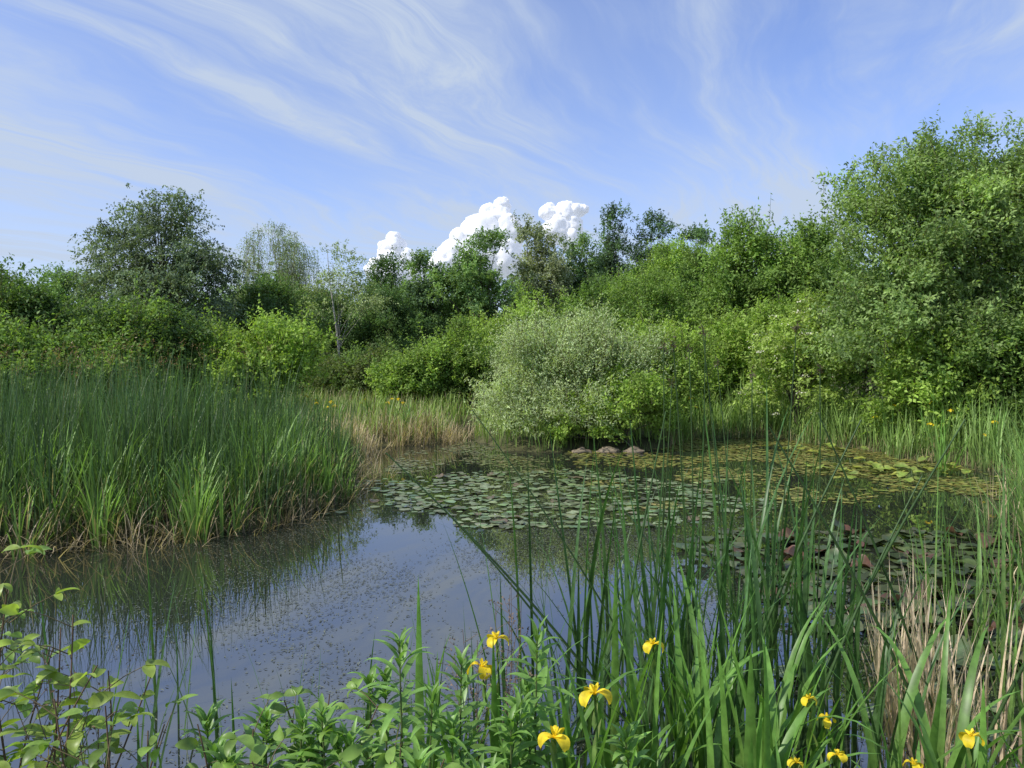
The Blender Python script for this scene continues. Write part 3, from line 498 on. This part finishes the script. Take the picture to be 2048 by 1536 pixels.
# ------------------------------------------------------------ cumulus clouds
m,nt,N,L=nt_new('cloud'); o=N.new('ShaderNodeOutputMaterial'); d=N.new('ShaderNodeBsdfDiffuse'); d.inputs[0].default_value=(.9,.9,.91,1); t=N.new('ShaderNodeBsdfTranslucent'); t.inputs[0].default_value=(.86,.88,.93,1)
ms=N.new('ShaderNodeMixShader'); ms.inputs[0].default_value=.35; L.new(d.outputs[0],ms.inputs[1]); L.new(t.outputs[0],ms.inputs[2])
em=N.new('ShaderNodeEmission'); em.inputs[0].default_value=(.9,.95,1,1); em.inputs[1].default_value=.13; ad=N.new('ShaderNodeAddShader'); L.new(ms.outputs[0],ad.inputs[0]); L.new(em.outputs[0],ad.inputs[1]); L.new(ad.outputs[0],o.inputs[0]); M_cloud=m  # faint emission stands in for light scattered inside the cloud
def ico_arr(k):
    bpy.ops.mesh.primitive_ico_sphere_add(subdivisions=k,radius=1); ob=bpy.context.object
    a=np.array([v.co[:] for v in ob.data.vertices]); f=np.array([p.vertices[:] for p in ob.data.polygons]); bpy.data.objects.remove(ob); return a,f
I4=ico_arr(4); I3=ico_arr(3)
def cloud(cx,cz,blobs,label):
    mb=MB()
    def ball(c,r,I,amp):
        sd=Vector(tuple(rng.uniform(0,99,3))); dn=np.array([noise.noise(Vector(v)*1.4+sd)+.5*noise.noise(Vector(v)*3.5+sd)+.25*noise.noise(Vector(v)*7+sd) for v in I[0]])*amp
        mb.add(I[0]*(r*(1+dn))[:,None]+c,I[1],np.ones(3))
    for bx,bz,r in blobs:
        c=np.array([bx,0,bz]); ball(c,r*.95,I4,.24)
        for k in range(14):
            d1=rand_dir(1)[0]; d1[2]=abs(d1[2])*.9-.1; d1[1]=-abs(d1[1])*.7; c1=c+d1*r*random.uniform(.5,.74); r1=r*random.uniform(.26,.42); ball(c1,r1,I3,.3)
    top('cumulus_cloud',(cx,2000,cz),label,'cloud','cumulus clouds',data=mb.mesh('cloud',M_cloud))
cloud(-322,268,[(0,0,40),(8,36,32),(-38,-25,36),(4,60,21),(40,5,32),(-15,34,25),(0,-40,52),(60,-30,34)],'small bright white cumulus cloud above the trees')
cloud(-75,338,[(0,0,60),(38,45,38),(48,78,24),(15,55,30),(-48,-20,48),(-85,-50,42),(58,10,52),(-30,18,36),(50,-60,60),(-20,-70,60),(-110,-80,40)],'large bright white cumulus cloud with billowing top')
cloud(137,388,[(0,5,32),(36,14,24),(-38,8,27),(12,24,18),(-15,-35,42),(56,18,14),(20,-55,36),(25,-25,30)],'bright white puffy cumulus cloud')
# ------------------------------------------------------------ world, sun, camera
EL=math.radians(44); AZ=math.radians(-114)
w=bpy.data.worlds.new('World'); SC.world=w; w.use_nodes=True; nt=w.node_tree; N=nt.nodes; L=nt.links; N.clear()
out=N.new('ShaderNodeOutputWorld'); bg=N.new('ShaderNodeBackground'); bg.inputs[1].default_value=.15
sky=N.new('ShaderNodeTexSky'); sky.sky_type='NISHITA'; sky.sun_disc=False; sky.sun_elevation=EL; sky.sun_rotation=AZ%(2*PI); sky.air_density=1.0; sky.dust_density=.6; sky.ozone_density=2.5
tc=N.new('ShaderNodeTexCoord'); sp=N.new('ShaderNodeSeparateXYZ'); L.new(tc.outputs['Generated'],sp.inputs[0])
def MATH(op,a,b=None,c=None):
    n=N.new('ShaderNodeMath'); n.operation=op
    for i,v in enumerate((a,b,c)):
        if v is None: continue
        if isinstance(v,(int,float)): n.inputs[i].default_value=v
        else: L.new(v,n.inputs[i])
    return n.outputs[0]
zz=MATH('MAXIMUM',sp.outputs[2],.0); zz=MATH('ADD',zz,.16)
u=MATH('DIVIDE',sp.outputs[0],zz); v=MATH('DIVIDE',sp.outputs[1],zz)
cs,sn=math.cos(math.radians(32)),math.sin(math.radians(32))
al=MATH('ADD',MATH('MULTIPLY',u,sn),MATH('MULTIPLY',v,cs)); ac=MATH('SUBTRACT',MATH('MULTIPLY',u,cs),MATH('MULTIPLY',v,sn))
def COMB(a,b,c):
    cb=N.new('ShaderNodeCombineXYZ')
    for i,q in enumerate((a,b,c)):
        if isinstance(q,(int,float)): cb.inputs[i].default_value=q
        else: L.new(q,cb.inputs[i])
    return cb.outputs[0]
wn=N.new('ShaderNodeTexNoise'); wn.inputs['Scale'].default_value=1.1; wn.inputs['Detail'].default_value=3; L.new(COMB(u,v,2.),wn.inputs['Vector'])
wr=MATH('MULTIPLY',MATH('SUBTRACT',wn.outputs[0],.5),.55)
al2=MATH('ADD',al,wr); ac2=MATH('ADD',ac,wr)
def NZ(sa,sc,det,rough,dist,off):
    n=N.new('ShaderNodeTexNoise'); n.inputs['Scale'].default_value=1; n.inputs['Detail'].default_value=det; n.inputs['Roughness'].default_value=rough; n.inputs['Distortion'].default_value=dist
    L.new(COMB(MATH('MULTIPLY',al2,sa),MATH('MULTIPLY',ac2,sc),off),n.inputs['Vector']); return n.outputs[0]
def RANGE(x,a,b,c,d):
    n=N.new('ShaderNodeMapRange'); n.interpolation_type='SMOOTHSTEP'; L.new(x,n.inputs[0])
    for i,vv in enumerate((a,b,c,d)): n.inputs[i+1].default_value=vv
    return n.outputs[0]
n1=NZ(.7,3.0,6,.58,.5,3.1); n2=NZ(1.6,8.5,9,.66,.8,9.2); n3=NZ(.5,1.3,4,.5,.3,7.7)
f=MATH('MULTIPLY',RANGE(n1,.33,.66,.05,1),RANGE(n2,.3,.7,.3,1))
f=MATH('ADD',MATH('MULTIPLY',f,.9),MATH('MULTIPLY',RANGE(n3,.35,.65,.3,1),.24))
hz=RANGE(sp.outputs[2],.0,.34,.38,0.)
lft=RANGE(sp.outputs[0],-.75,.1,.2,0.)
f=MATH('MINIMUM',MATH('ADD',f,MATH('ADD',hz,MATH('MULTIPLY',lft,RANGE(sp.outputs[2],.0,.35,1,0)))),.94)
tint=N.new('ShaderNodeVectorMath'); tint.operation='MULTIPLY'; tint.inputs[1].default_value=(1.1,1.12,1.45); L.new(sky.outputs[0],tint.inputs[0])
mx=N.new('ShaderNodeMix'); mx.data_type='RGBA'; L.new(f,mx.inputs[0]); L.new(tint.outputs[0],mx.inputs[6]); mx.inputs[7].default_value=(3.7,4.35,5.4,1)
L.new(mx.outputs[2],bg.inputs[0]); L.new(bg.outputs[0],out.inputs[0])
sd=bpy.data.lights.new('sun','SUN'); sd.energy=4.8; sd.angle=math.radians(.5); sd.color=(1,.95,.86)
so=bpy.data.objects.new('sun',sd); link(so)
S=Vector((math.sin(AZ)*math.cos(EL),math.cos(AZ)*math.cos(EL),math.sin(EL))); so.rotation_euler=S.to_track_quat('Z','Y').to_euler(); so.location=(-20,0,20)
cd=bpy.data.cameras.new('camera'); cd.lens=26; cd.sensor_width=36; cd.clip_end=8000; cd.clip_start=.05
co=bpy.data.objects.new('camera',cd); link(co); co.location=(0,0,2.0); co.rotation_euler=(math.radians(90-1.86),0,0); SC.camera=co
SC.view_settings.view_transform='Standard'; SC.view_settings.look='None'; SC.view_settings.exposure=0
